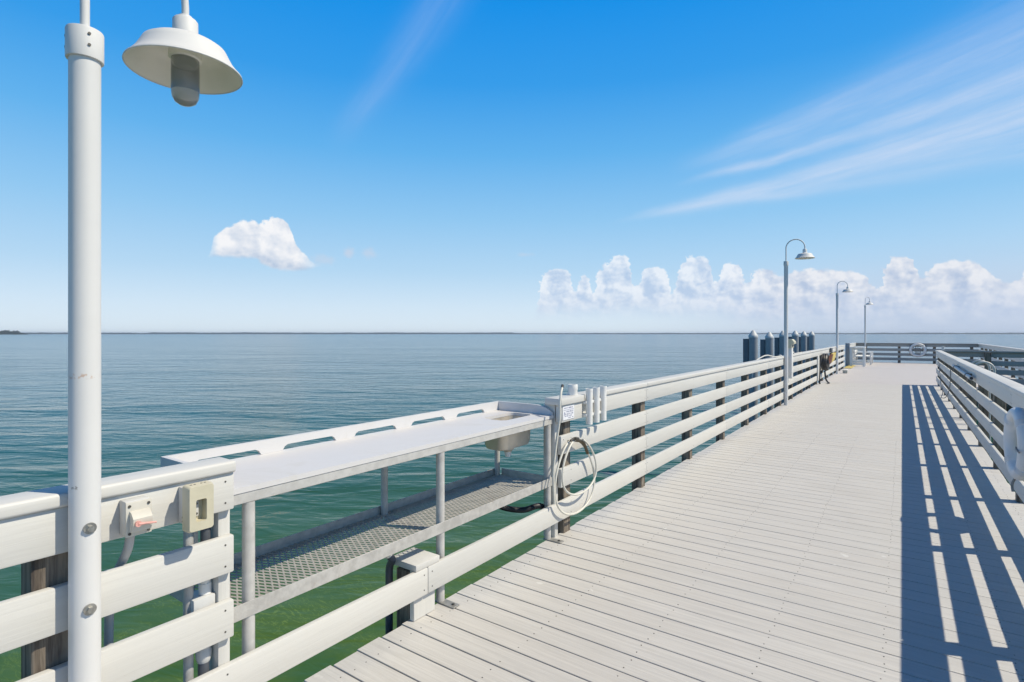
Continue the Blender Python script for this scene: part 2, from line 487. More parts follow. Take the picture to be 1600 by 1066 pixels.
cross_run(rr, 'top_cap', ZC, .922, 3.00, 20.16, 20.30)
for x in (1.94, 2.95):
    b = MB(); b.box(x-.07, x+.07, 20.12, 20.232, -.27, .983, .006); b.build('timber_post', ['wood'], rr)
b = MB(); b.box(.93, .99, 20.3045, 20.36, -.02, 1.14, .004); b.build('white_post', ['postw'], rr)

hr = thing('pier_railing', 'grey white railing enclosing the far pier head on three sides', 'railing', (0, 35, 0))
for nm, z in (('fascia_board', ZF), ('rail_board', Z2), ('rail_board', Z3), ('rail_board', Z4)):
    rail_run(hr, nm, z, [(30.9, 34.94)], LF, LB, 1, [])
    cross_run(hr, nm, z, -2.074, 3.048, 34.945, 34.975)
    rail_run(hr, nm, z, [(20.31, 34.94)], 3.02, 3.050, -1, [])
cap_run(hr, [(30.9, 34.88)], -2.16, -2.027)
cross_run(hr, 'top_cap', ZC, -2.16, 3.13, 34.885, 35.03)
cap_run(hr, [(20.31, 34.88)], 2.98, 3.13)
for x in (-1.6, -.136, 1.318, 2.77):
    b = MB(); b.box(x-.06, x+.06, 34.978, 35.09, -.27, .983); b.build('timber_post', ['wood'], hr)
for yy in (31.7, 33.2, 34.7):
    b = MB(); b.box(LB-.105, LB-.004, yy-.05, yy+.05, -.27, .983); b.build('timber_post', ['wood'], hr)
for k in range(10):
    yy = 20.9 + 1.5*k
    b = MB(); b.box(3.054, 3.155, yy-.05, yy+.05, -.27, .983); b.build('timber_post', ['wood'], hr)
b = MB(); b.box(-2.225, -2.045, 30.70, 30.895, -.27, 1.06, .01, 2); b.build('end_post', ['postsh'], hr)

# ------------------------------------------------------------------ lamps
def make_lamp(loc, zc, label, arm=.35, globe=True):
    """zc: height of the top of the collar; built with its arm along +X"""
    t = thing('pier_lamp', label, 'lamp post', loc, 'gooseneck lamps along the boardwalk')
    O = Vector(loc)
    def W(x, y, z): return O + Vector((x, y, z))
    b = MB(); b.cyl(W(0,0,.001), W(0,0,zc-.05), .0395, seg=32); pole = b.build('pole', ['pole' if globe else 'white'], t)
    b = MB(); b.lathe([(.0400,zc-.088),(.0465,zc-.088),(.0470,zc-.084),(.0470,zc-.004),(.0455,zc),(.012,zc+.001)], O, 32)
    col = b.build('collar', ['white'], t)
    b = MB()
    for a in (-.15, 2.2, 4.3):
        for dz in (-.022, -.055):
            c_, s_ = math.cos(a), math.sin(a)
            b.cyl(W(.044*c_, .044*s_, zc+dz), W(.0495*c_, .0495*s_, zc+dz), .0042, seg=8)
    b.build_each('screw', ['screw'], col)
    r = arm/2; top = zc + .275
    pts = [W(0,0,zc-.03), W(0,0,zc+.1), W(0,0,top-.02)] + arc(W(r,0,top), r, math.pi, 0, 18, (1,0,0), (0,0,1)) + [W(arm,0,top-.03), W(arm,0,zc+.212)]
    b = MB(); b.tube(pts, .0122, 12); b.build('arm', ['white'], t)
    zr = zc + .045                                     # rim of the shade
    A = W(arm, 0, 0) - Vector((0,0,0))
    b = MB(); b.lathe([(.013,zr+.203),(.022,zr+.198),(.024,zr+.188),(.036,zr+.186),(.0405,zr+.180),(.0415,zr+.115),(.046,zr+.110),(.070,zr+.1045),(.118,zr+.094),(.133,zr+.084),(.142,zr+.066),(.158,zr+.036),(.180,zr+.008),(.1865,zr+.003),(.188,zr-.002),(.186,zr-.004),(.1835,zr+.000)], A, 48)
    sh = b.build('lamp_shade', ['white'], t)
    b = MB(); b.lathe([(.1835,zr+.0001),(.176,zr+.008),(.154,zr+.035),(.138,zr+.064),(.128,zr+.080),(.112,zr+.089),(.044,zr+.100),(.0,zr+.101)], A, 48)
    b.build('inner_reflector', ['shade_in'], sh)
    b = MB(); b.lathe([(.0,zr+.099),(.047,zr+.098),(.049,zr+.070),(.0535,zr+.066),(.0535,zr+.044),(.048,zr+.041),(.0,zr+.040)], A, 28)
    b.build('socket', ['shade_in'], t)
    if not globe:
        b = MB(); b.lathe([(.0,zr+.0575),(.03,zr+.057),(.036,zr+.035),(.030,zr+.016),(.012,zr+.008),(.0,zr+.007)], A, 20); b.build('bulb', ['glass'], t)
        return t, pole
    b = MB(); b.lathe([(.0445,zr+0.0420),(.0455,zr+0.0210),(.0455,zr-0.0750),(.043,zr-0.0950),(.034,zr-0.1130),(.018,zr-0.1225),(.0,zr-0.1250)], A, 28)
    b.lathe([(.0,zr-0.1215),(.017,zr-0.1190),(.0320,zr-0.1100),(.0405,zr-0.0930),(.0430,zr-0.0750),(.0430,zr+0.0210),(.0420,zr+0.0415)], A, 28)
    g = b.build('glass_globe', ['glass'], t)
    for pl_ in g.data.polygons:
        cx_ = Vector((pl_.center.x - arm, pl_.center.y)); rad = cx_.length
        inner_ = (rad < .0440 and pl_.center.z > zr-0.0800) or (pl_.center.z <= zr-.08 and (rad/.0445)**2 + ((pl_.center.z-zr+0.0610)/.0440)**2 < .955)
        out_ = pl_.normal.x*cx_.x + pl_.normal.y*cx_.y + pl_.normal.z*min(0, pl_.center.z-zr+0.0560)
        if (out_ > 0) == inner_: pl_.flip()
    b = MB(); b.lathe([(.0,zr+0.0385),(.038,zr+0.0380),(.040,zr+0.0260),(.036,zr+0.0090),(.020,zr+0.0010),(.0,zr+0.0000)], A, 20)
    b.build('bulb_base', ['grey'], g)
    return t, pole
lamp1, pole1 = make_lamp((-2.002, .606, 0), 2.408, 'white gooseneck lamp post bolted to the near railing, its wide shade and glass globe overhead', .358)
for z in (.925, .685):
    b = MB()
    b.cyl((-1.966, .606, z), (-1.9585, .606, z), .0165, seg=20)
    b.cyl((-1.9585, .606, z), (-1.951, .606, z), .0095, seg=6)
    b.build('bolt', ['bolt'], pole1)
lamp1.rotation_euler = (0, 0, math.atan2(.337, -.12))
for ch in pole1.children: ch.matrix_local = Matrix.Rotation(-math.atan2(.337, -.12), 4, 'Z')
lamp2, _ = make_lamp((-2.0, 12.80, 0), 3.03, 'tall white gooseneck lamp post beside the white power pedestal, nearest of the three far lamps', globe=False)
lamp2.rotation_euler = (0, 0, R(8))
dup(lamp2, (-2.0, 23.95, 0), R(20), 'white gooseneck lamp post by the yellow pouch, middle of the three far lamps')
dup(lamp2, (-1.62, 34.87, 0), R(58), 'white gooseneck lamp post behind the white bench at the far rail, smallest in the photo')

# ------------------------------------------------------------------ fish cleaning table
FX, BX, TY0, TY1, TZ = -2.088, -2.60, 1.055, 3.475, .905
ft = thing('fish_cleaning_table', 'long white topped fish cleaning table with a sink and wire mesh shelf over the water', 'table', (-2.33, 2.26, 0))
SX0, SX1, SY0, SY1 = -2.425, -2.225, 3.04, 3.41     # sink opening
def rrect(x0, x1, y0, y1, r, n=8):
    out = []
    for cx, cy, a0 in ((x1-r, y1-r, 0), (x0+r, y1-r, 90), (x0+r, y0+r, 180), (x1-r, y0+r, 270)):
        for i in range(n+1):
            a = R(a0 + 90*i/n); out.append((cx + r*math.cos(a), cy + r*math.sin(a)))
    return out
b = MB(); inner = rrect(SX0, SX1, SY0, SY1, .055); outer = [(FX,TY1),(BX,TY1),(BX,TY0),(FX,TY0)]
lev = []
for zz in (TZ-.022, TZ):
    O_ = [b.bm.verts.new((x, y, zz)) for x, y in outer]; I_ = [b.bm.verts.new((x, y, zz)) for x, y in inner]
    es = [b.bm.edges.new((L_[k], L_[(k+1) % len(L_)])) for L_ in (O_, I_) for k in range(len(L_))]
    bmesh.ops.triangle_fill(b.bm, use_beauty=True, use_dissolve=False, edges=es)
    lev.append((O_, I_))
for q_ in (0, 1): b.bridge(lev[0][q_], lev[1][q_], False)
top = b.build('countertop', ['hdpe'], ft)
# back ledge with five long drain slots
out = [(TY0, TZ+.0005), (TY0, TZ+.068), (TY1, TZ+.068), (TY1, TZ+.0005)]
for y0 in (2.955, 2.515, 2.065, 1.615, 1.175):
    w = .325; out += [(y0+w, TZ+.0005), (y0+w-.012, TZ+.020), (y0+w-.03, TZ+.029), (y0+.03, TZ+.029), (y0+.012, TZ+.020), (y0, TZ+.0005)]
b = MB(); b.prism(out, 'X', BX-.0, BX+.019); b.build('back_ledge', ['hdpe'], ft)
def end_splash(y0, y1):
    pr = [(BX+.0195, TZ+.0005), (BX+.0195, TZ+.068), (FX-.17, TZ+.068)]
    for i in range(1, 9):
        t = i/8*math.pi/2; pr.append((FX-.17+.165*math.sin(t), TZ+.005+.063*math.cos(t)))
    pr.append((FX-.005, TZ+.0005))
    b = MB(); b.prism(pr, 'Y', y0, y1); b.build('end_ledge', ['hdpe'], ft)
end_splash(TY1-.0195, TY1-.0005); end_splash(TY0+.0005, TY0+.0195)
b = MB()                                              # angle frame under the slab
for x0, x1 in ((FX-.043, FX-.003), (BX+.003, BX+.043)): b.box(x0, x1, TY0+.01, TY1-.01, TZ-.066, TZ-.023, .003)
for y0, y1 in ((TY0+.01, TY0+.05), (2.26, 2.30), (TY1-.05, TY1-.01)): b.box(BX+.044, FX-.044, y0, y1, TZ-.066, TZ-.023, .003)
b.build('top_frame', ['alu'], ft)
LEGY = (1.175, 2.285, 3.43)
for yy in LEGY:
    b = MB(); b.cyl((FX-.026, yy, .008), (FX-.026, yy, TZ-.0665), .024, seg=20); lg = b.build('leg', ['alu'], ft)
    b = MB(); b.box(FX-.052, FX+.095, yy-.026, yy+.026, .0012, .009, .0015); b.mi = 1
    b.cyl((FX+.07, yy, .009), (FX+.07, yy, .016), .008, seg=6); b.build('foot_plate', ['plate', 'screw'], lg)
    b = MB(); b.cyl((BX+.026, yy, .40), (BX+.026, yy, TZ-.0665), .021, seg=18); b.build('leg', ['alu'], ft)
SZ = .452
b = MB()
b.box(FX-.0045, FX+.000, TY0+.01, TY1-.01, SZ-.060, SZ, .001); b.box(FX-.045, FX-.005, TY0+.01, TY1-.01, SZ-.060, SZ-.055)
b.box(BX+.000, BX+.0045, TY0+.01, TY1-.01, SZ-.060, SZ, .001); b.box(BX+.005, BX+.045, TY0+.01, TY1-.01, SZ-.060, SZ-.055)
for y0 in (TY0+.01, TY1-.0145): b.box(BX+.046, FX-.046, y0, y0+.0045, SZ-.060, SZ)
b.box(BX+.046, FX-.046, 2.27, 2.30, SZ-.085, SZ-.056)
b.build('shelf_frame', ['galv'], ft)
def mesh_sheet(x0, x1, y0, y1, z, L=.060, P=.031, w=.0031, th=.0032):
    b = MB(); n = int((x1-x0)/(L/2)); m = int((y1-y0)/(P/2))
    for j in range(m):
        yc = y0 + (j+.5)*P/2; prev = None
        for i in range(n+1):
            x = x0 + i*L/2; s = 1 if (i + j) % 2 else -1
            yy = yc + s*(P/4 - w*.5)
            cur = [b.bm.verts.new(p) for p in ((x, yy-w, z), (x, yy+w, z+th), (x, yy+w, z+th+.002), (x, yy-w, z+.002))]
            if prev: b.bridge(prev, cur, False)
            prev = cur
    return b.build('shelf_mesh', ['expand'], ft)
mesh_sheet(BX+.006, FX-.006, TY0+.016, TY1-.016, SZ-.053)
# sink
b = MB(); lv = []
for zz, gr, r in ((TZ-.023, .014, .06), (TZ-.025, .0, .055), (TZ-.06, -.002, .055), (TZ-.185, -.006, .06), (TZ-.208, -.016, .055), (TZ-.217, -.04, .035)):
    lv.append([b.bm.verts.new((x, y, zz)) for x, y in rrect(SX0-gr, SX1+gr, SY0-gr, SY1+gr, r)])
for A, B in zip(lv, lv[1:]): b.bridge(A, B)
b._tag([b.bm.faces.new(lv[-1])])
ov = []
for zz, gr, r in ((TZ-.0228, .016, .062), (TZ-.03, .004, .058), (TZ-.185, -.001, .064), (TZ-.211, -.012, .058), (TZ-.221, -.04, .036)):
    ov.append([b.bm.verts.new((x, y, zz)) for x, y in rrect(SX0-gr, SX1+gr, SY0-gr, SY1+gr, r)])
for A, B in zip(ov, ov[1:]): b.bridge(A, B)
b._tag([b.bm.faces.new(ov[-1])])
sk = b.build('sink_basin', ['steel'], ft)
b = MB(); c = (-2.325, 3.225)
b.lathe([(.0,TZ-.2215),(.045,TZ-.2215),(.045,TZ-.235),(.034,TZ-.242),(.030,TZ-.252),(.0,TZ-.252)], (c[0], c[1], 0), 20); b.mi = 1
b.lathe([(.0,TZ-.2525),(.026,TZ-.2525),(.024,TZ-.270),(.018,TZ-.290),(.010,TZ-.292),(.0,TZ-.288)], (c[0], c[1], 0), 16)
b.build('drain', ['steel', 'pvc'], sk)

# dark drain hose under the table
b = MB(); b.tube(spline([(-2.42,3.10,.40),(-2.40,3.14,.30),(-2.34,3.21,.245),(-2.24,3.30,.225),(-2.16,3.42,.235),(-2.20,3.60,.05),(-2.20,3.62,-.6)], 8), .021, 12)
tag(b.build('drain_hose', ['black'], None, (-2.42,3.1,.2)), 'dark hose sagging under the mesh shelf of the table', 'hose')

# ------------------------------------------------------------------ electrical things on the near rail
sw = thing('switch_box', 'pale weatherproof switch box with a faded pink lever on the near railing', 'switch', (LF, .75, .91))
F0 = LF + .0008
b = MB(); b.box(F0, F0+.050, .708, .778, .858, .970, .004, 2); b.build('back_box', ['greylt'], sw)
b = MB(); b.box(F0+.0505, F0+.058, .706, .780, .860, .968, .003, 2); b.build('cover_plate', ['boxwarm'], sw)
b = MB(); pr = [(F0+.0585,.876),(F0+.0585,.941),(F0+.070,.939),(F0+.088,.921),(F0+.088,.899),(F0+.077,.878)]
b.prism(pr, 'Y', .716, .770); b.build('lever_guard', ['boxwarm'], sw)
b = MB(); b.cyl((F0+.082,.728,.906),(F0+.096,.728,.906),.009,seg=14)
b.tube([(F0+.093,.728,.906),(F0+.094,.748,.9035),(F0+.095,.778,.899)], [.0055,.0036,.003], 8); b.build('lever', ['pink'], sw)
b = MB()
for yy, zz in ((.716,.957),(.770,.957),(.716,.870),(.770,.870)): b.cyl((F0+.057,yy,zz),(F0+.0605,yy,zz),.0045,seg=8)
b.build_each('screw', ['screw'], sw)
b = MB(); b.tube(spline([(-2.052,.743,.853),(-2.052,.743,.845),(-2.066,.742,.80),(-2.10,.738,.75),(-2.135,.732,.70),(-2.16,.725,.62),(-2.17,.722,.40),(-2.17,.722,-.4)], 6), .0135, 12)
b.build('conduit', ['grey'], sw)

ob = thing('outlet_box', 'beige outdoor outlet box with a windowed cover at the end of the near railing', 'outlet', (LF, .93, .91))
b = MB(); b.box(F0, F0+.048, .884, .956, .848, .972, .003, 2); b.build('back_box', ['greylt'], ob)
# bulged cover with a window opening
CY0, CY1, CZ0, CZ1 = .876, .963, .828, .986
def cover(y0, y1, z0, z1, x): return [(x, y, z) for y, z in rrect(y0, y1, z0, z1, .010, 4)]
b = MB(); L = []
wy0, wy1, wz0, wz1 = .901, .936, .862, .937
for x, g in ((F0+.0485, 0), (F0+.078, 0), (F0+.092, -.004)):
    L.append([b.bm.verts.new((x, y, z)) for y, z in rrect(CY0-g, CY1+g, CZ0-g, CZ1+g, .010, 6)])
L.append([b.bm.verts.new((F0+.092, y, z)) for y, z in rrect(wy0, wy1, wz0, wz1, .006, 6)])
L.append([b.bm.verts.new((F0+.058, y, z)) for y, z in rrect(wy0, wy1, wz0, wz1, .006, 6)])
for A, B in zip(L, L[1:]): b.bridge(A, B, False)
b._tag([b.bm.faces.new(L[-1]), b.bm.faces.new(L[0])])
cov = b.build('cover', ['beige'], ob)
b = MB(); b.box(F0+.0582, F0+.066, .906, .922, .874, .928, .002); b.mi = 1
for zz in (.884, .918): b.cyl((F0+.066,.914,zz),(F0+.0675,.914,zz),.004,seg=8)
b.build('receptacle', ['greylt', 'screw'], cov)
b = MB()
for yy in (.894, .906, .928, .940): b.cyl((F0+.070,yy,CZ1-.001),(F0+.070,yy,CZ1+.0006),.004,seg=8)
for dz in (.003, .010): b.cyl((F0+.040, .880, .854+dz*2), (F0+.040, .8845, .854+dz*2), .004, seg=8)
b.build_each('screw', ['screw'], ob)
b = MB(); b.cyl((-2.125,.955,-.5),(-2.125,.955,.90),.0165,seg=16); b.build('conduit', ['galv'], ob)
cd = thing('electrical_conduit', 'dark conduit pipe with pale couplings and a junction box beside the white post', 'conduit', (-2.125,1.012,0))
b = MB(); b.cyl((-2.118,1.012,.62),(-2.118,1.012,.93),.0175,seg=16); b.cyl((-2.118,1.005,-.6),(-2.118,1.005,.33),.019,seg=16); b.build('pipe', ['greydk'], cd)
b = MB(); b.lathe([(.0,.536),(.0215,.536),(.0215,.575),(.0195,.577),(.0195,.592),(.0225,.594),(.0225,.606),(.0190,.608),(.0190,.625),(.0,.625)], (-2.118,1.010,0), 20); b.build('coupling', ['pvc'], cd)
b = MB(); b.lathe([(.0,.285),(.021,.285),(.026,.30),(.027,.325),(.024,.33),(.024,.352),(.0,.352)], (-2.118,1.005,0), 20); b.build('coupling', ['greylt'], cd)
b = MB(); b.box(-2.172,-2.085,.955,1.033,.40,.535,.004,2); b.build('junction_box', ['greylt'], cd)

# conduit elbow behind the short post
cb = thing('electrical_conduit', 'grey conduit elbow with a ribbed fitting behind the short capped post', 'conduit', (-2.27,2.04,0))
b = MB(); b.tube(spline([(-2.20,1.975,.352),(-2.20,1.995,.325),(-2.215,2.02,.295),(-2.255,2.038,.24),(-2.262,2.042,.1),(-2.262,2.042,-.6)], 6), .020, 12); b.build('pipe', ['greydk'], cb)
b = MB()
for k in range(3):
    p = Vector((-2.20,1.955+.011*k,.374-.013*k)); q = p + Vector((0,.0055,-.0064)); b.cyl(p, q, .024, seg=16)
b.build('fitting', ['pvc'], cb)

# ------------------------------------------------------------------ things at the end of the far railing
# sign with its printing (unreadable in the photo: block, pictogram and lines)
sg = thing('notice_sign', 'small white notice sign with dark printing at the cut end of the far railing', 'sign', (-2.02, 3.6, .92))
SXF = -2.0212
b = MB(); b.box(SXF, SXF+.004, 3.4870, 3.6540, .868, .968, .001); b.build('panel', ['sign'], sg)
b = MB(); xf = SXF+.0035; xe = SXF+.0049
b.box(xf, xe, 3.4960, 3.6460, .9395, .9420)
def word(y0, y1, z0, h, seed):
    rnd = random.Random(seed); y = y0
    while y < y1:
        w = h*rnd.uniform(.4, .75); k = rnd.random()
        if y + w > y1: break
        if k > .16:
            b.box(xf, xe, y, y+w*.28, z0, z0+h)
            if k > .4: b.box(xf, xe, y+w*.28, y+w*.8, z0+h*.78, z0+h)
            if k > .3: b.box(xf, xe, y+w*.28, y+w*.8, z0+h*.40, z0+h*.58)
            if k < .7: b.box(xf, xe, y+w*.28, y+w*.8, z0, z0+h*.2)
        y += w + h*.12
word(3.5040, 3.6400, .950, .0095, 1); word(3.5300, 3.6440, .921, .012, 2); word(3.5240, 3.6440, .9045, .010, 3)
word(3.5010, 3.6190, .891, .008, 4); word(3.5640, 3.6420, .8775, .006, 5)
b.prism([(3.5000,.911),(3.5200,.911),(3.5100,.931)], 'X', xf, xe); b.box(xf, xe, 3.5020, 3.5170, .9035, .9075)
b.build('printing', ['ink'], sg)

b = MB(); b.lathe([(.0,1.0305),(.036,1.0305),(.037,1.034),(.0365,1.068),(.0385,1.072),(.0385,1.108),(.037,1.111),(.030,1.111),(.0295,1.04),(.0,1.04)], (-2.075,3.735,0), 28)
tag(b.build('pvc_cup', ['pvc'], None, (-2.075,3.735,1.0305)), 'white pipe cup standing on the end cap of the far railing', 'cup')

rh = thing('rod_holder', 'rack of three white tube rod holders beside the small notice sign', 'rod holder', (-2.0, 4.0, .93))
for yy in (3.835, 3.955, 4.08):
    b = MB(); b.lathe([(.024,.800),(.0265,.800),(.0265,.803),(.0265,.93),(.0265,1.045),(.0272,1.058),(.0300,1.075),(.0292,1.077),(.0250,1.05),(.024,1.04),(.024,.801)], (-1.985, yy, 0), 22); b.build('tube', ['pvc'], rh)
for zz in (.868, .968):
    b = MB(); b.box(-2.0412,-1.990,3.80,4.115,zz-.012,zz+.012,.003); b.build('cross_bar', ['pvc'], rh)

# hose
gh = thing('garden_hose', 'cream garden hose hanging in loops from a hook on the far railing end', 'hose', (-2.0, 3.6, .7))
HXC = -2.002
def oval(yc, zc, a, bb, n0, n1, x0, dx, tilt=0.0, n=40):
    out = []
    for i in range(n+1):
        t = n0 + (n1-n0)*i/n
        # pear shape: narrow on top, wide below
        w = a*(1 - .28*math.sin(t))
        out.append((x0 + dx*i/n, yc + w*math.cos(t) + tilt*math.sin(t), zc + bb*math.sin(t)))
    return out
p = [(-2.035,3.37,-.35),(-2.03,3.37,0.1),(-2.014,3.365,.45),(-2.004,3.385,.60),(-2.0,3.45,.68)]
p = []
L1 = oval(3.645, .43, .285, .278, R(78), R(78+360), HXC-.012, .02, -.035)
L2 = oval(3.672, .505, .250, .208, R(78), R(78+352), HXC+.012, .018, -.03)
b = MB(); b.tube(spline(L1 + L2, 2), .0078, 10)
b.build('loops', ['hose'], gh)
b = MB(); b.tube(spline([(HXC+.012,3.62,.708),(HXC+.022,3.69,.69),(HXC+.026,3.74,.655),(HXC+.022,3.80,.58)], 6), [.013]*6+[.015]*6+[.0125]*7, 10); b.build('nozzle', ['brass'], gh)
b = MB(); b.tube(spline([(LF-.002,3.60,.700),(HXC-.01,3.60,.703),(HXC+.025,3.595,.715),(HXC+.035,3.59,.735)], 5), .006, 8)
b.tube(spline([(HXC+.01,3.55,.715),(HXC+.018,3.60,.728),(HXC+.02,3.66,.716)], 5), .008, 8); b.build('hook', ['screw'], gh)
b = MB(); b.tube(spline([(-2.005,3.345,.30),(-2.008,3.338,.42),(-2.012,3.345,.55),(-2.000,3.370,.75),(-1.984,3.382,.90),(-1.984,3.386,1.0),(-1.99,3.408,1.07),(-2.0,3.445,1.115)], 8), .0088, 10)
rs = tag(b.build('water_tube', ['hose'], None, (-2.0,3.36,.3)), 'thin pale water tube rising in front of the cut end of the railing', 'tube')
b = MB(); b.tube([(-2.0,3.443,1.112),(-2.002,3.452,1.122),(-2.004,3.458,1.131)], .0105, 10); b.build('tip', ['black'], rs, (-2.0,3.36,.3))

# ------------------------------------------------------------------ further along the left rail
pd = thing('power_pedestal', 'white dock power pedestal rising behind the first far lamp post', 'power pedestal', (-2.0, 13.3, 0))
b = MB(); b.box(-2.035,-1.955,13.24,13.42,.53,1.20,.01,2); b.build('body', ['white'], pd)
b = MB(); b.prism([(-2.10,1.20),(-2.10,1.36),(-2.07,1.385),(-1.95,1.385),(-1.905,1.33),(-1.905,1.29),(-1.95,1.2705),(-1.95,1.2005)], 'Y', 13.18, 13.48); hd = b.build('hood', ['beige'], pd)
b = MB(); b.box(-1.95,-1.9485,13.25,13.41,1.215,1.262); b.build('socket_panel', ['screw'], hd)
b = MB(); b.tube(spline([(-1.985,13.43,1.06),(-1.96,13.5,1.1),(-1.97,13.62,1.07),(-2.03,13.8,1.04),(-2.06,14.4,1.0385),(-2.07,15.6,1.0385)], 6), .011, 8)
b.build('power_cord', ['roplt'], pd)
b = MB(); b.tube(spline([(-2.2,10.55,.72),(-2.19,10.75,.98),(-2.12,11.0,1.075),(-2.08,11.3,1.095),(-2.06,11.7,1.06),(-2.06,12.1,1.0405),(-2.07,12.7,1.0405),(-2.16,12.9,1.02),(-2.2,12.95,.6)], 7), .012, 10)
tag(b.build('dock_line', ['roplt'], None, (-2.06,11.7,1.04)), 'pale hose looped over the rail cap just before the first far lamp', 'hose')

cc = thing('cable_coil', 'thick black coil of cable hanging on the railing before the middle far lamp', 'cable', (-2.0, 19.4, .6))
b = MB(); pts = []
for k in range(7*24+1):
    t = 2*math.pi*k/24; rr_ = 1 + .025*math.sin(k*.77) + .05*math.sin(k*.27)
    pts.append((-1.945 + .055*math.sin(k*.19) + .012*math.sin(k*.5), 19.45 + .32*rr_*math.cos(t)*(.8+.2*abs(math.cos(t))), .63 + .235*rr_*math.sin(t)))
b.tube(pts, .030, 8); b.build('loops', ['black'], cc)
b = MB(); b.tube(spline([(-1.96,19.5,.36),(-1.95,19.5,.25),(-1.92,19.45,.1),(-1.86,19.3,.03),(-1.80,19.0,.028)], 6), .024, 8)
b.tube(spline([(-1.99,18.75,.84),(-2.0,18.62,.5),(-2.0,18.5,.12),(-1.99,18.52,.03)], 6), .024, 8); b.build('tail', ['black'], cc)
b = MB(); b.box(-2.041,-2.008,18.30,18.60,.13,.86,.005); tag(b.build('backing_board', ['postw'], None, (-2.03,18.45,.13)), 'upright white backing board beside the black cable coil', 'board')

yb = thing('rescue_bag', 'yellow pouch with a dark red edge hanging on the railing by the middle far lamp', 'pouch', (-2.0, 22.2, .7))
b = MB(); b.prism([(21.55,.53),(22.45,.60),(23.0,.83),(22.15,.80)], 'X', -2.035, -1.95); b.build('pouch', ['yellow'], yb)
b = MB(); b.prism([(21.02,.50),(21.50,.53),(22.08,.80),(21.66,.80)], 'X', -2.03, -1.96); b.build('strap', ['red'], yb)
b = MB(); b.box(-2.04,-1.97,21.65,22.0,.87,1.02,.008); b.build('hanger', ['greydk'], yb)

st = thing('step_block', 'small grey block on the deck at the railing gap, beside the yellow edge', 'block', (-1.8, 24.5, 0))
b = MB(); b.box(-1.86,-1.71,24.42,24.62,.002,.11,.006,2); b.build('body', ['bed'], st)
b = MB(); b.box(-1.875,-1.695,24.40,24.64,.1105,.135,.004); b.build('lid', ['pvc'], st)
b = MB(); b.box(-2.10,-1.80,27.95,30.6,.0035,.02,.004)
tag(b.build('edge_strip', ['yellow'], None, (-1.95,29.3,0)), 'yellow warning strip along the deck edge in the railing gap', 'strip')

# white furniture at the far left corner
bn = thing('slatted_stand', 'tall white open frame stand just past the railing gap', 'stand', (-1.7, 30.5, 0))
for x in (-1.96, -1.45):
    for yy in (30.05, 30.75):
        b = MB(); b.box(x-.045, x+.045, yy-.045, yy+.045, .001, .86, .005); b.build('leg', ['pvc'], bn)
for zz in (.10, .23, .80):
    b = MB()
    for yy in (30.06, 30.74): b.box(-1.914,-1.496,yy-.02,yy+.02,zz-.03,zz+.03,.004)
    b.build_each('cross_bar', ['pvc'], bn)
b = MB()
for k in range(6): b.box(-2.02,-1.39,29.98+.142*k,29.98+.142*k+.125,.861,.892,.004)
b.build('top', ['pvc'], bn)
be = thing('garden_bench', 'low white bench with armrests standing along the far left railing', 'bench', (-1.6, 32.6, 0))
for yy in (31.75, 33.5):
    for x in (-1.93, -1.25):
        b = MB(); b.box(x-.035, x+.035, yy-.035, yy+.035, .001, .575 if x > -1.5 else .80, .005); b.build('leg', ['pvc'], be)
    b = MB(); b.box(-1.894,-1.20,yy-.05,yy+.05,.5755,.605,.004); b.build('armrest', ['pvc'], be)
    b = MB(); b.box(-1.894,-1.286,yy-.02,yy+.02,.10,.15,.004); b.build('cross_bar', ['pvc'], be)
b = MB()
for k in range(5): b.box(-1.885+.126*k,-1.885+.126*k+.11,31.80,33.45,.40,.43,.004)
b.box(-1.286,-1.25,31.79,33.46,.34,.399); b.build('seat', ['pvc'], be)
b = MB()
for k in range(3): b.box(-1.955,-1.925,31.80,33.45,.50+.10*k,.58+.10*k,.004)
b.build('backrest', ['pvc'], be)

# ------------------------------------------------------------------ life rings
def life_ring(loc, axis, label, rope=True, R0=.295, r0=.066):
    t = thing('life_ring', label, 'life ring', loc, 'life rings on the railings')
    O = Vector(loc)
    b = MB(); b.torus(O, axis, R0, r0, 56, 20); b.build('ring_body', ['ring'], t)
    b = MB(); pts = []
    for i in range(48):
        a = 2*math.pi*i/48; q = .368 + .022*abs(math.sin(2*a)) - .006
        u_, v_ = q*math.cos(a), q*math.sin(a)
        pts.append(O + (Vector((0,u_,v_)) if axis == 'X' else Vector((u_,0,v_))))
    if rope: b.tube(pts, .008, 6, True); b.build('grab_rope', ['rope'], t)
    else: b.bm.free()
    for k in range(4):
        b = MB()
        a = math.pi/4 + k*math.pi/2; c_, s_ = math.cos(a), math.sin(a)
        C = O + (Vector((0,R0*c_,R0*s_)) if axis == 'X' else Vector((R0*c_,0,R0*s_)))
        e1 = Vector((0,c_,s_)) if axis == 'X' else Vector((c_,0,s_)); e2 = Vector((1,0,0)) if axis == 'X' else Vector((0,1,0))
        e3 = e1.cross(e2)
        for d in (-.022, -.011, 0, .011, .022):
            ring_ = [C + e3*d + e1*((r0-.001)*math.cos(2*math.pi*i/20)) + e2*((r0-.001)*math.sin(2*math.pi*i/20)) for i in range(20)]
            b.tube(ring_, .0062, 5, True)
        b.build('band', ['ring'], t)
    return t
ra = life_ring((.737, 5.74, .652), 'X', 'white life ring hanging on the shaded right railing near the camera', False, .232, .049)
b = MB(); b.tube(spline([(.715,5.74,.372),(.705,5.745,.345),(.700,5.735,.315),(.702,5.72,.28)], 5), .009, 7); b.build('rope_tail', ['rope'], ra)
b = MB(); b.tube(spline([(.686,5.44,.63),(.683,5.50,.640),(.685,5.53,.655)], 5), .006, 6); b.build('lanyard', ['rope'], ra)
ra.rotation_euler = (0, 0, R(3.2)); ra.location.x = .732
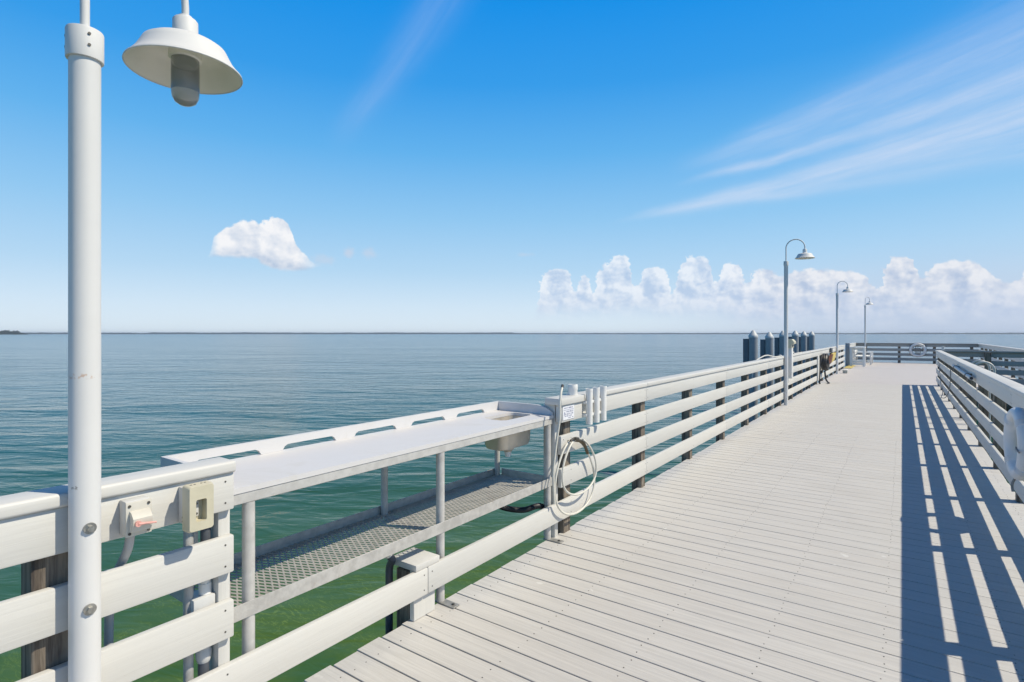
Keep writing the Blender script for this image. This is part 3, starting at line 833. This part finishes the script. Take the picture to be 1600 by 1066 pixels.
rb = life_ring((.64, 34.868, .685), 'Y', 'small white life ring hanging in the middle of the far end railing')
b = MB()
for k in range(5): b.tube(spline([(.44+.1*k,34.80,.86-.02*k),(.50+.07*k,34.79,.70),(.56+.04*k,34.80,.47-.01*k)], 5), .016, 7)
b.tube(spline([(.40,34.79,.72),(.64,34.77,.78),(.87,34.79,.70)], 5), .018, 7)
b.build('rope_bundle', ['rope'], rb)
b = MB(); b.tube(spline([(.62,34.80,1.02),(.74,34.78,.97),(.88,34.79,.93)], 5), .016, 7); b.build('lanyard', ['roplt'], rb)

# ------------------------------------------------------------------ right rail things
b = MB(); prof = []
pts = [(.752,9.55,.908),(.752,12.7,.925)]
b.tube([pts[0], (.752,11.1,.9165), pts[1]], .026, 18); b.mi = 1
b.cyl((.752,9.5482,.908),(.752,9.5495,.908),.020,seg=18)
pp = tag(b.build('pvc_pipe', ['greylt','black'], None, (.752,11.1,.9)), 'long pale pipe fixed along the top board of the right railing', 'pipe')
b = MB()
for yy in (10.1, 12.2): b.torus((.752,yy,.911+(yy-10.1)*.0054), 'Y', .030, .006, 18, 6)
for yy in (10.1, 12.2): b.box(.781,.7995,yy-.02,yy+.02,.89,.94)
b.bm.free()
for yy in (10.1, 12.2):
    b = MB(); b.torus((.752,yy,.911+(yy-10.1)*.0054), 'Y', .030, .006, 18, 6); b.box(.781,.7995,yy-.02,yy+.02,.89,.94)
    b.build('clip', ['screw'], pp, (.752,11.1,.9))
b = MB(); b.tube(spline([(.79,18.6,.80),(.775,17.8,.60),(.77,17.2,.35),(.785,16.6,.12),(.74,16.3,.02),(.77,15.4,.10),(.785,14.6,.30),(.79,14.2,.55),(.79,14.1,.80)], 7), .008, 7)
tag(b.build('thin_cable', ['rope'], None, (.79,16,.4)), 'thin dark cable drooping across the far part of the right railing', 'cable')
ld = thing('ladder', 'swim ladder with curved aluminium handrails outside the right railing', 'ladder', (1.1, 12.2, 0))
for yy in (11.9, 12.5):
    b = MB(); b.tube([(.965,yy,-.2),(.965,yy,.5)] + arc((1.095,yy,.905),.13,math.pi,0,16,(1,0,0),(0,0,1)) + [(1.225,yy,.4),(1.225,yy,WATER-.6)], .019, 12); b.build('handrail', ['alu'], ld)
for k in range(6):
    b = MB(); b.cyl((1.225,11.92,-1.9+.3*k),(1.225,12.48,-1.9+.3*k),.016,seg=10); b.build('rung', ['alu'], ld)

# ------------------------------------------------------------------ mooring piles
def make_pile(loc, label):
    t = thing('mooring_pile', label, 'pile', loc, 'mooring piles left of the pier')
    O = Vector(loc)
    b = MB(); b.cyl(O + Vector((0,0,-2.2)), O + Vector((0,0,3.02)), .150, seg=32); b.build('shaft', ['pile'], t)
    b = MB(); b.lathe([(.156,2.97),(.160,2.975),(.160,3.04),(.150,3.055),(.06,3.20),(.02,3.235),(.0,3.24)], O, 32); b.build('cone_cap', ['ccap'], t)
    b = MB(); b.box(O.x-.33,O.x-.16,O.y-.06,O.y+.06,-.6+O.z,2.93+O.z,.006); b.build('guide_post', ['piledk'], t)
    return t
pile_y = [20.8, 23.8, 26.5, 29.9, 33.1, 36.3]
pl = ['conical capped grey mooring pile nearest the camera, leftmost of the row in the water',
      'conical capped grey mooring pile just left of the first far lamp post',
      'conical capped grey mooring pile half hidden behind the first far lamp post',
      'conical capped grey mooring pile directly behind the power pedestal',
      'conical capped grey mooring pile just right of the power pedestal',
      'conical capped grey mooring pile farthest away, rightmost of the row']
P0 = make_pile((-4.3, pile_y[0], WATER), pl[0])
for yy, lb in zip(pile_y[1:], pl[1:]): dup(P0, (-4.3 + random.uniform(-.04,.04), yy, WATER + random.uniform(-.05,.04)), 0, lb)

# ------------------------------------------------------------------ water
def water_mat():
    m, nt, b = new_mat('bay_water')
    g = nt.node('ShaderNodeNewGeometry'); pos = g.outputs['Position']
    x, y, z = nt.sep(pos)
    dist = nt.m('SQRT', x*x + y*y)
    near = nt.vec(x, y, 0.0)
    wig = nt.noise(near, .05, 4, .55)
    dd = dist*(.75 + wig*.5)
    # the shallow bed shows green through the water close to the pier; deeper water farther out
    deep = nt.ramp(nt.m('LOGARITHM', dd.max(1.0), 10.0)/3.0, [(.15,(.086,.142,.024)), (.27,(.066,.125,.030)), (.36,(.026,.080,.042)), (.46,(.008,.070,.066)), (.60,(.005,.066,.086)), (.85,(.008,.068,.112))])
    weed = nt.noise(near, .55, 5, .6, 1.0)
    c = nt.mix(nt.step(weed, .45, .68)*nt.step(dist, 22, 5)*.55, deep, (.022,.085,.030))
    # pale streaks on the bed: grass blades and caustic light painted into the colour
    bl = nt.noise(nt.vec(x*2.6, y*7.0, 0.0), 1.0, 3, .6, 2.4)
    c = nt.mix(nt.step((bl-.5).abs(), .030, .004)*nt.step(weed, .64, .40)*nt.step(dist, 12, 4)*.55, c, (.19,.28,.055))
    nt.put(b.inputs['Base Color'], c)
    b.inputs['IOR'].default_value = 1.17
    b.inputs['Specular Tint'].default_value = (1,1,1,1)
    nt.put(b.inputs['Roughness'], nt.lin(nt.m('LOGARITHM', dist.max(1.0), 10.0), .7, 3.2, .03, .16))
    b.inputs['Subsurface Weight'].default_value = 0.0
    # ripples: long crests lying across the line of sight of the shore wind
    a = R(31)
    u = x*math.cos(a) + y*math.sin(a); v = y*math.cos(a) - x*math.sin(a)
    w1 = nt.noise(nt.vec(u*.34, v*.85, 0.0), 1.0, 3, .5, 1.0)
    w2 = nt.noise(nt.vec(u*1.15+9.0, v*2.9, 0.0), 1.0, 3, .55, 1.0)
    w3 = nt.noise(nt.vec(u*3.2, v*8.5+4.0, 0.0), 1.0, 2, .5, .3)
    patch = nt.noise(nt.vec(u*.02, v*.06, 0.0), 1.0, 3, .5)
    calm = nt.lin(nt.m('LOGARITHM', dist.max(1.0), 10.0), .6, 1.9, .17, .52)
    w0 = nt.noise(nt.vec(u*.07+3.0, v*.19, 0.0), 1.0, 3, .5, .9)
    h = w0*.9 + w1*.42 + w2*.125 + w3*.018
    h = h*nt.lin(patch, .3, .7, .6, 1.25)*calm
    bn_ = nt.node('ShaderNodeBump'); bn_.inputs['Distance'].default_value = 1.0
    bn_.inputs['Strength'].default_value = .8
    nt.put(bn_.inputs['Height'], h); nt.link(bn_.outputs[0], b.inputs['Normal'])
    return m
b = MB()
vs = [b.bm.verts.new(p) for p in ((-45000,-3000,WATER),(45000,-3000,WATER),(45000,45000,WATER),(-45000,45000,WATER))]
b._tag([b.bm.faces.new(vs)])
wt = struct(b.build('water', [water_mat()]))

# ------------------------------------------------------------------ far shore: low land with trees, a mass at this distance
def cam_dir(px):
    """horizontal world direction of a column of the photo, used to lay out the far shore round the bay"""
    u = (px-800)/FPX; c_, s_ = math.cos(PSI), math.sin(PSI)
    d = Vector((-s_ + u*c_, c_ + u*s_, 0)); return d.normalized()
M['trees'] = paint('far_trees', (.045,.060,.060), .9, mott=.25, scale=.02, bmp=0)
M['treesn'] = paint('near_shore_trees', (.020,.030,.022), .9, mott=.3, scale=.05, bmp=0)
def shore(name, D, depth, a0, a1, hfun, mat, n=260):
    b = MB(); prev = None
    for i in range(n+1):
        px = a0 + (a1-a0)*i/n; d = cam_dir(px); h = hfun(px)
        f = d*D; bk = d*(D+depth)
        cur = [b.bm.verts.new((f.x, f.y, WATER-.5)), b.bm.verts.new((f.x, f.y, WATER+h*.8)), b.bm.verts.new((f.x+d.x*depth*.2, f.y+d.y*depth*.2, WATER+h)), b.bm.verts.new((bk.x, bk.y, WATER+h*.9)), b.bm.verts.new((bk.x, bk.y, WATER-.5))]
        if prev: b._tag([b.bm.faces.new((prev[k], cur[k], cur[k+1], prev[k+1])) for k in range(4)])
        else: b._tag([b.bm.faces.new(cur)])
        prev = cur
    b._tag([b.bm.faces.new(prev[::-1])])
    return struct(b.build(name, [mat]), 'stuff')
rng = random.Random(5)
hv = [rng.uniform(-1, 1) for _ in range(4000)]
def hn(px, f): 
    q = px*f; i = math.floor(q); t = q-i; return hv[i % 4000]*(1-t) + hv[(i+1) % 4000]*t
s1 = shore('far_treeline', 8500, 500, -900, 2600, lambda p: max(11.0, 18 + 3*hn(p,.05) + 2*hn(p,.3) + (6 if 232 < p < 800 else 0)), 'trees', 900)
s1['label'] = 'low dark line of far trees along the horizon'; s1['category'] = 'far trees'
s2 = shore('wooded_point', 4000, 200, -500, 44, lambda p: max(1.5, (20 + 5*hn(p,.35) + 5*hn(p+50,.9)) * (1 if p < 28 else max(.25, (46-p)/18*.8))), 'treesn', 420)
s2['label'] = 'dark wooded point on the horizon at the far left'; s2['category'] = 'far trees'

# ------------------------------------------------------------------ air over the bay
HZ = 8.0e-5
b = MB(); b.box(-30000, 30000, -2500, 30000, WATER-1.0, 26.0)
hz = bpy.data.materials.new('bay_air'); hz.use_nodes = True
hn_ = NT(hz.node_tree); hn_.n.clear()
pv = hn_.node('ShaderNodeVolumePrincipled'); pv.inputs['Color'].default_value = (.78,.88,1.0,1); pv.inputs['Density'].default_value = HZ
pv.inputs['Anisotropy'].default_value = .2
ho = hn_.node('ShaderNodeOutputMaterial'); hn_.link(pv.outputs[0], ho.inputs['Volume'])
hzo = struct(b.build('haze', [hz]), 'stuff', 'thin haze in the air over the bay', 'haze')

# ------------------------------------------------------------------ sun and sky
SUN_EL, SUN_DIR = R(49.8), Vector((.918, .397, 0)).normalized()
L_ = bpy.data.lights.new('sun', 'SUN'); L_.energy = 4.75; L_.angle = R(.5); L_.color = (1.0, .915, .745)
so = bpy.data.objects.new('sun', L_); COL.objects.link(so)
to_sun = Vector((SUN_DIR.x*math.cos(SUN_EL), SUN_DIR.y*math.cos(SUN_EL), math.sin(SUN_EL)))
so.rotation_euler = to_sun.to_track_quat('Z', 'Y').to_euler(); so.location = to_sun*60

def srgb(*c):
    return tuple((v/255/12.92 if v/255 <= .04045 else ((v/255+.055)/1.055)**2.4) for v in c)
W = bpy.data.worlds.new('World'); S.world = W; W.use_nodes = True
nt = NT(W.node_tree); nt.n.clear()
STR = .1
tc = nt.node('ShaderNodeTexCoord'); dirv = tc.outputs['Generated']
dx, dy, dz = nt.sep(dirv)
sky = nt.node('ShaderNodeTexSky', sky_type='NISHITA', sun_disc=False, sun_elevation=SUN_EL, sun_rotation=math.atan2(SUN_DIR.x, SUN_DIR.y))
sky.air_density = 1.0; sky.dust_density = .6; sky.ozone_density = 1.6
sp_, cp_ = math.sin(PSI), math.cos(PSI)
fw = dx*(-sp_) + dy*cp_; rt = dx*cp_ + dy*sp_          # bay axis and its right-hand side, as compass bearings
az = nt.m('ARCTAN2', rt, fw)*(180/math.pi)
el = nt.m('ARCSINE', dz)*(180/math.pi)
elp = el.max(0.0)
grad = nt.ramp(elp/90.0, [(0.0, srgb(226,240,250)), (.03, srgb(212,233,250)), (.07, srgb(182,218,246)), (.13, srgb(146,202,244)), (.20, srgb(98,180,241)), (.27, srgb(52,158,237)), (.345, srgb(14,146,235)), (.43, srgb(9,84,170)), (.53, srgb(6,54,118)), (.68, srgb(4,38,88)), (1.0, srgb(3,28,66))])
SKYMIX = True
def scale(colsock, k):
    n = nt.node('ShaderNodeVectorMath', operation='SCALE'); nt.put(n.inputs[0], colsock); n.inputs['Scale'].default_value = k
    return n.outputs[0]
skyc = scale(sky.outputs[0], STR)
base = nt.mix(.95, skyc, grad)
# greyer low air on the right part of the bay
base = nt.mix(nt.step(az, 8, 40)*nt.step(el, 9.0, .5)*.75, base, srgb(184,198,224))

def azel(x, y):
    u = (x-800)/FPX; v = (HY-y)/FPX
    return math.degrees(math.atan(u)), math.degrees(math.atan2(v, math.sqrt(1+u*u)))
q = nt.vec(az, el*1.15, 0.0)
n_lo = nt.noise(q, .55, 3, .5)
n_hi = nt.noise(q, 1.5, 6, .62, .3)
def billow(off):
    qq = nt.vec(az + off[0], el*1.15 + off[1], 0.0)
    v1 = nt.voro(qq, .62, .5); v2 = nt.voro(qq, 1.5, .5); v4 = nt.voro(qq, 3.4, .4); v3 = nt.noise(qq, 2.6, 6, .65, .4)
    return (1.0 - v1)*.46 + (1.0 - v2)*.26 + (1.0 - v4)*.12 + v3*.20
B0 = billow((0, 0)); B1 = billow((.34, .30))
n_w = nt.noise(nt.vec(az + 1.1, el*1.15 + .8, 0.0), .55, 3, .5)
light = ((B0 - B1)*1.7 + (n_lo - n_w)*1.9 + .60).clamp()
# --- bank of cumulus over the horizon on the right
top_pts = [(835,500),(843,450),(856,428),(876,424),(893,440),(900,462),(908,436),(920,440),(928,462),(934,428),(950,418),(970,402),(984,412),(990,452),(1006,428),(1022,421),(1044,432),(1050,466),(1060,430),(1088,406),(1110,418),(1116,448),(1130,424),(1148,418),(1160,436),(1166,452),(1180,428),(1200,426),(1222,440),(1236,434),(1262,430),(1300,430),(1330,432),(1352,438),(1370,458),(1384,424),(1408,408),(1428,420),(1442,442),(1462,420),(1500,417),(1540,428),(1556,446),(1578,450),(1600,438),(1640,430),(1700,436),(1800,430)]
pts = []
for x_, y_ in top_pts:
    a_, e_ = azel(x_, y_); pts.append(((a_+5)/60, e_/12))
T = nt.curve((az + 5.0 + (n_hi-.5)*1.3)/60.0, [(0, 0)] + pts + [(1, .55)])*12.0
rightw = nt.step(az, 19, 25)
bank = nt.step(T + (n_hi-.5)*(1.0 - rightw*.35) + (B0-.45)*.9 + .35 + rightw*.15 - el, -.02, .26)
basefade = nt.step(el + (n_lo-.5)*1.2 + rightw*.9, 1.0, 3.4)*nt.step(az, 62, 50)*nt.step(az, 1.5, 3.0)
left_soft = nt.lin(az, 18, 26, .74, .90)
bank_a = bank*basefade*left_soft
lit, shd = srgb(246,248,253), srgb(184,203,231)
warm = nt.mix(nt.step(az, 20, 28), lit, srgb(238,239,244))
shd2 = nt.mix(nt.step(az, 20, 28), shd, srgb(181,197,223))
bank_c = nt.mix((light + nt.step(T - el, 1.6, -.2)*.25 - .08).clamp(), shd2, warm)
bank_c = nt.mix(nt.step(el, 5.0, 1.5)*.55, bank_c, srgb(196,211,235))
c = nt.mix(bank_a, base, bank_c)
# --- single cloud on the left
t2 = [(322,404),(333,378),(345,362),(360,354),(372,347),(394,346),(406,352),(414,349),(422,343),(436,341),(448,350),(456,366),(464,386),(476,398),(490,412),(510,416)]
b2 = [(322,404),(340,402),(396,405),(412,414),(428,421),(446,424),(470,424),(510,416)]
def rel(P): return [((azel(x_,y_)[0]+32)/20, azel(x_,y_)[1]/12) for x_, y_ in P]
f2 = (az + 32.0 + (n_hi-.5)*.35)/20.0
T2 = nt.curve(f2, [(0, .55)] + rel(t2) + [(1, .55)])*12.0; Bb = nt.curve(f2, [(0, .6)] + rel(b2) + [(1, .6)])*12.0
c2 = nt.step(T2 + (n_hi-.5)*.65 + (B0-.45)*.95 + .12 - el, 0.0, .26)*nt.step(el - Bb + (n_hi-.5)*.4, -.12, .34)*nt.step(az, -29.1, -27.9)*nt.step(az, -18.6, -21.5)
rise = ((el - Bb)/(T2 - Bb).max(.3)).clamp()
c2c = nt.mix((light*.55 + nt.step(rise, .0, .55)*.5).clamp(), srgb(176,196,222), srgb(248,248,250))
c = nt.mix(c2*.97, c, c2c)
# small wisps
for x_, y_, wx, wy, am in ((545,394,.75,.75,.75),(577,396,1.0,.8,.6),(505,406,1.6,.7,.5),(820,398,1.2,.3,.4)):
    a_, e_ = azel(x_, y_)
    d_ = nt.m('SQRT', ((az-a_)/wx)*((az-a_)/wx) + ((el-e_)/wy)*((el-e_)/wy)) + (n_hi-.5)*1.5
    c = nt.mix(nt.step(d_, 1.0, .1)*am, c, srgb(200,213,232))
# --- cirrus streaks, high on the right and one near the middle
def streak(p0, p1, w0, w1, amp, seed, col=srgb(226,231,246), edge=.0):
    global c
    (a0, e0), (a1, e1) = azel(*p0), azel(*p1)
    L = math.hypot(a1-a0, e1-e0); ux, uy = (a1-a0)/L, (e1-e0)/L
    al = (az-a0)*ux + (el-e0)*uy; ac = (el-e0)*ux - (az-a0)*uy
    t = al/L
    fine = nt.noise(nt.vec(al*.10+seed, ac*1.25, 0.0), 1.0, 6, .66, .35)
    soft = nt.noise(nt.vec(al*.16+seed*2, ac*.4, 0.0), 1.0, 3, .5)
    w = (t*(w1-w0) + w0).max(.05)
    k = ((ac + (soft-.5)*1.1)/w)
    prof = nt.m('EXPONENT', k*k*(-1.0))
    a = prof*nt.step(t, -.05, .30)*nt.step(t, 1.9, 1.2)*nt.lin(fine, .28, .72, .42, 1.0)*amp
    c = nt.mix(a.clamp(), c, col)
streak((965,346), (1600,176), .25, 1.75, .62, 3.0)
streak((1110,322), (1600,236), .25, .95, .28, 8.0)
streak((1060,288), (1600,118), .25, .90, .52, 5.0)
streak((1055,262), (1600,52), .7, 2.6, .36, 11.0)
streak((515,232), (700,-20), .9, 2.0, .25, 2.0, srgb(176,200,240))
bg = nt.node('ShaderNodeBackground'); bg.inputs['Strength'].default_value = STR
nt.put(bg.inputs['Color'], scale(c, 1.0/STR))
wo = nt.node('ShaderNodeOutputWorld'); nt.link(bg.outputs[0], wo.inputs[0])
W.cycles.sampling_method = 'MANUAL'; W.cycles.sample_map_resolution = 512

# ------------------------------------------------------------------ camera
cam = bpy.data.cameras.new('camera'); co = bpy.data.objects.new('camera', cam); COL.objects.link(co)
cam.sensor_width = 36.0; cam.lens = FPX/1600*36.0
cam.shift_y = -(533.0-HY)/1600.0
co.location = (0, 0, EYE); co.rotation_euler = (R(90), 0, PSI)
cam.clip_start = .05; cam.clip_end = 120000
S.camera = co
S.view_settings.view_transform = 'Standard'; S.view_settings.look = 'None'
S.view_settings.exposure = 0.0; S.view_settings.gamma = 1.0
S.cycles.use_denoising = True
S.cycles.max_bounces = 8; S.cycles.transparent_max_bounces = 8
S.cycles.sample_clamp_indirect = 6.0
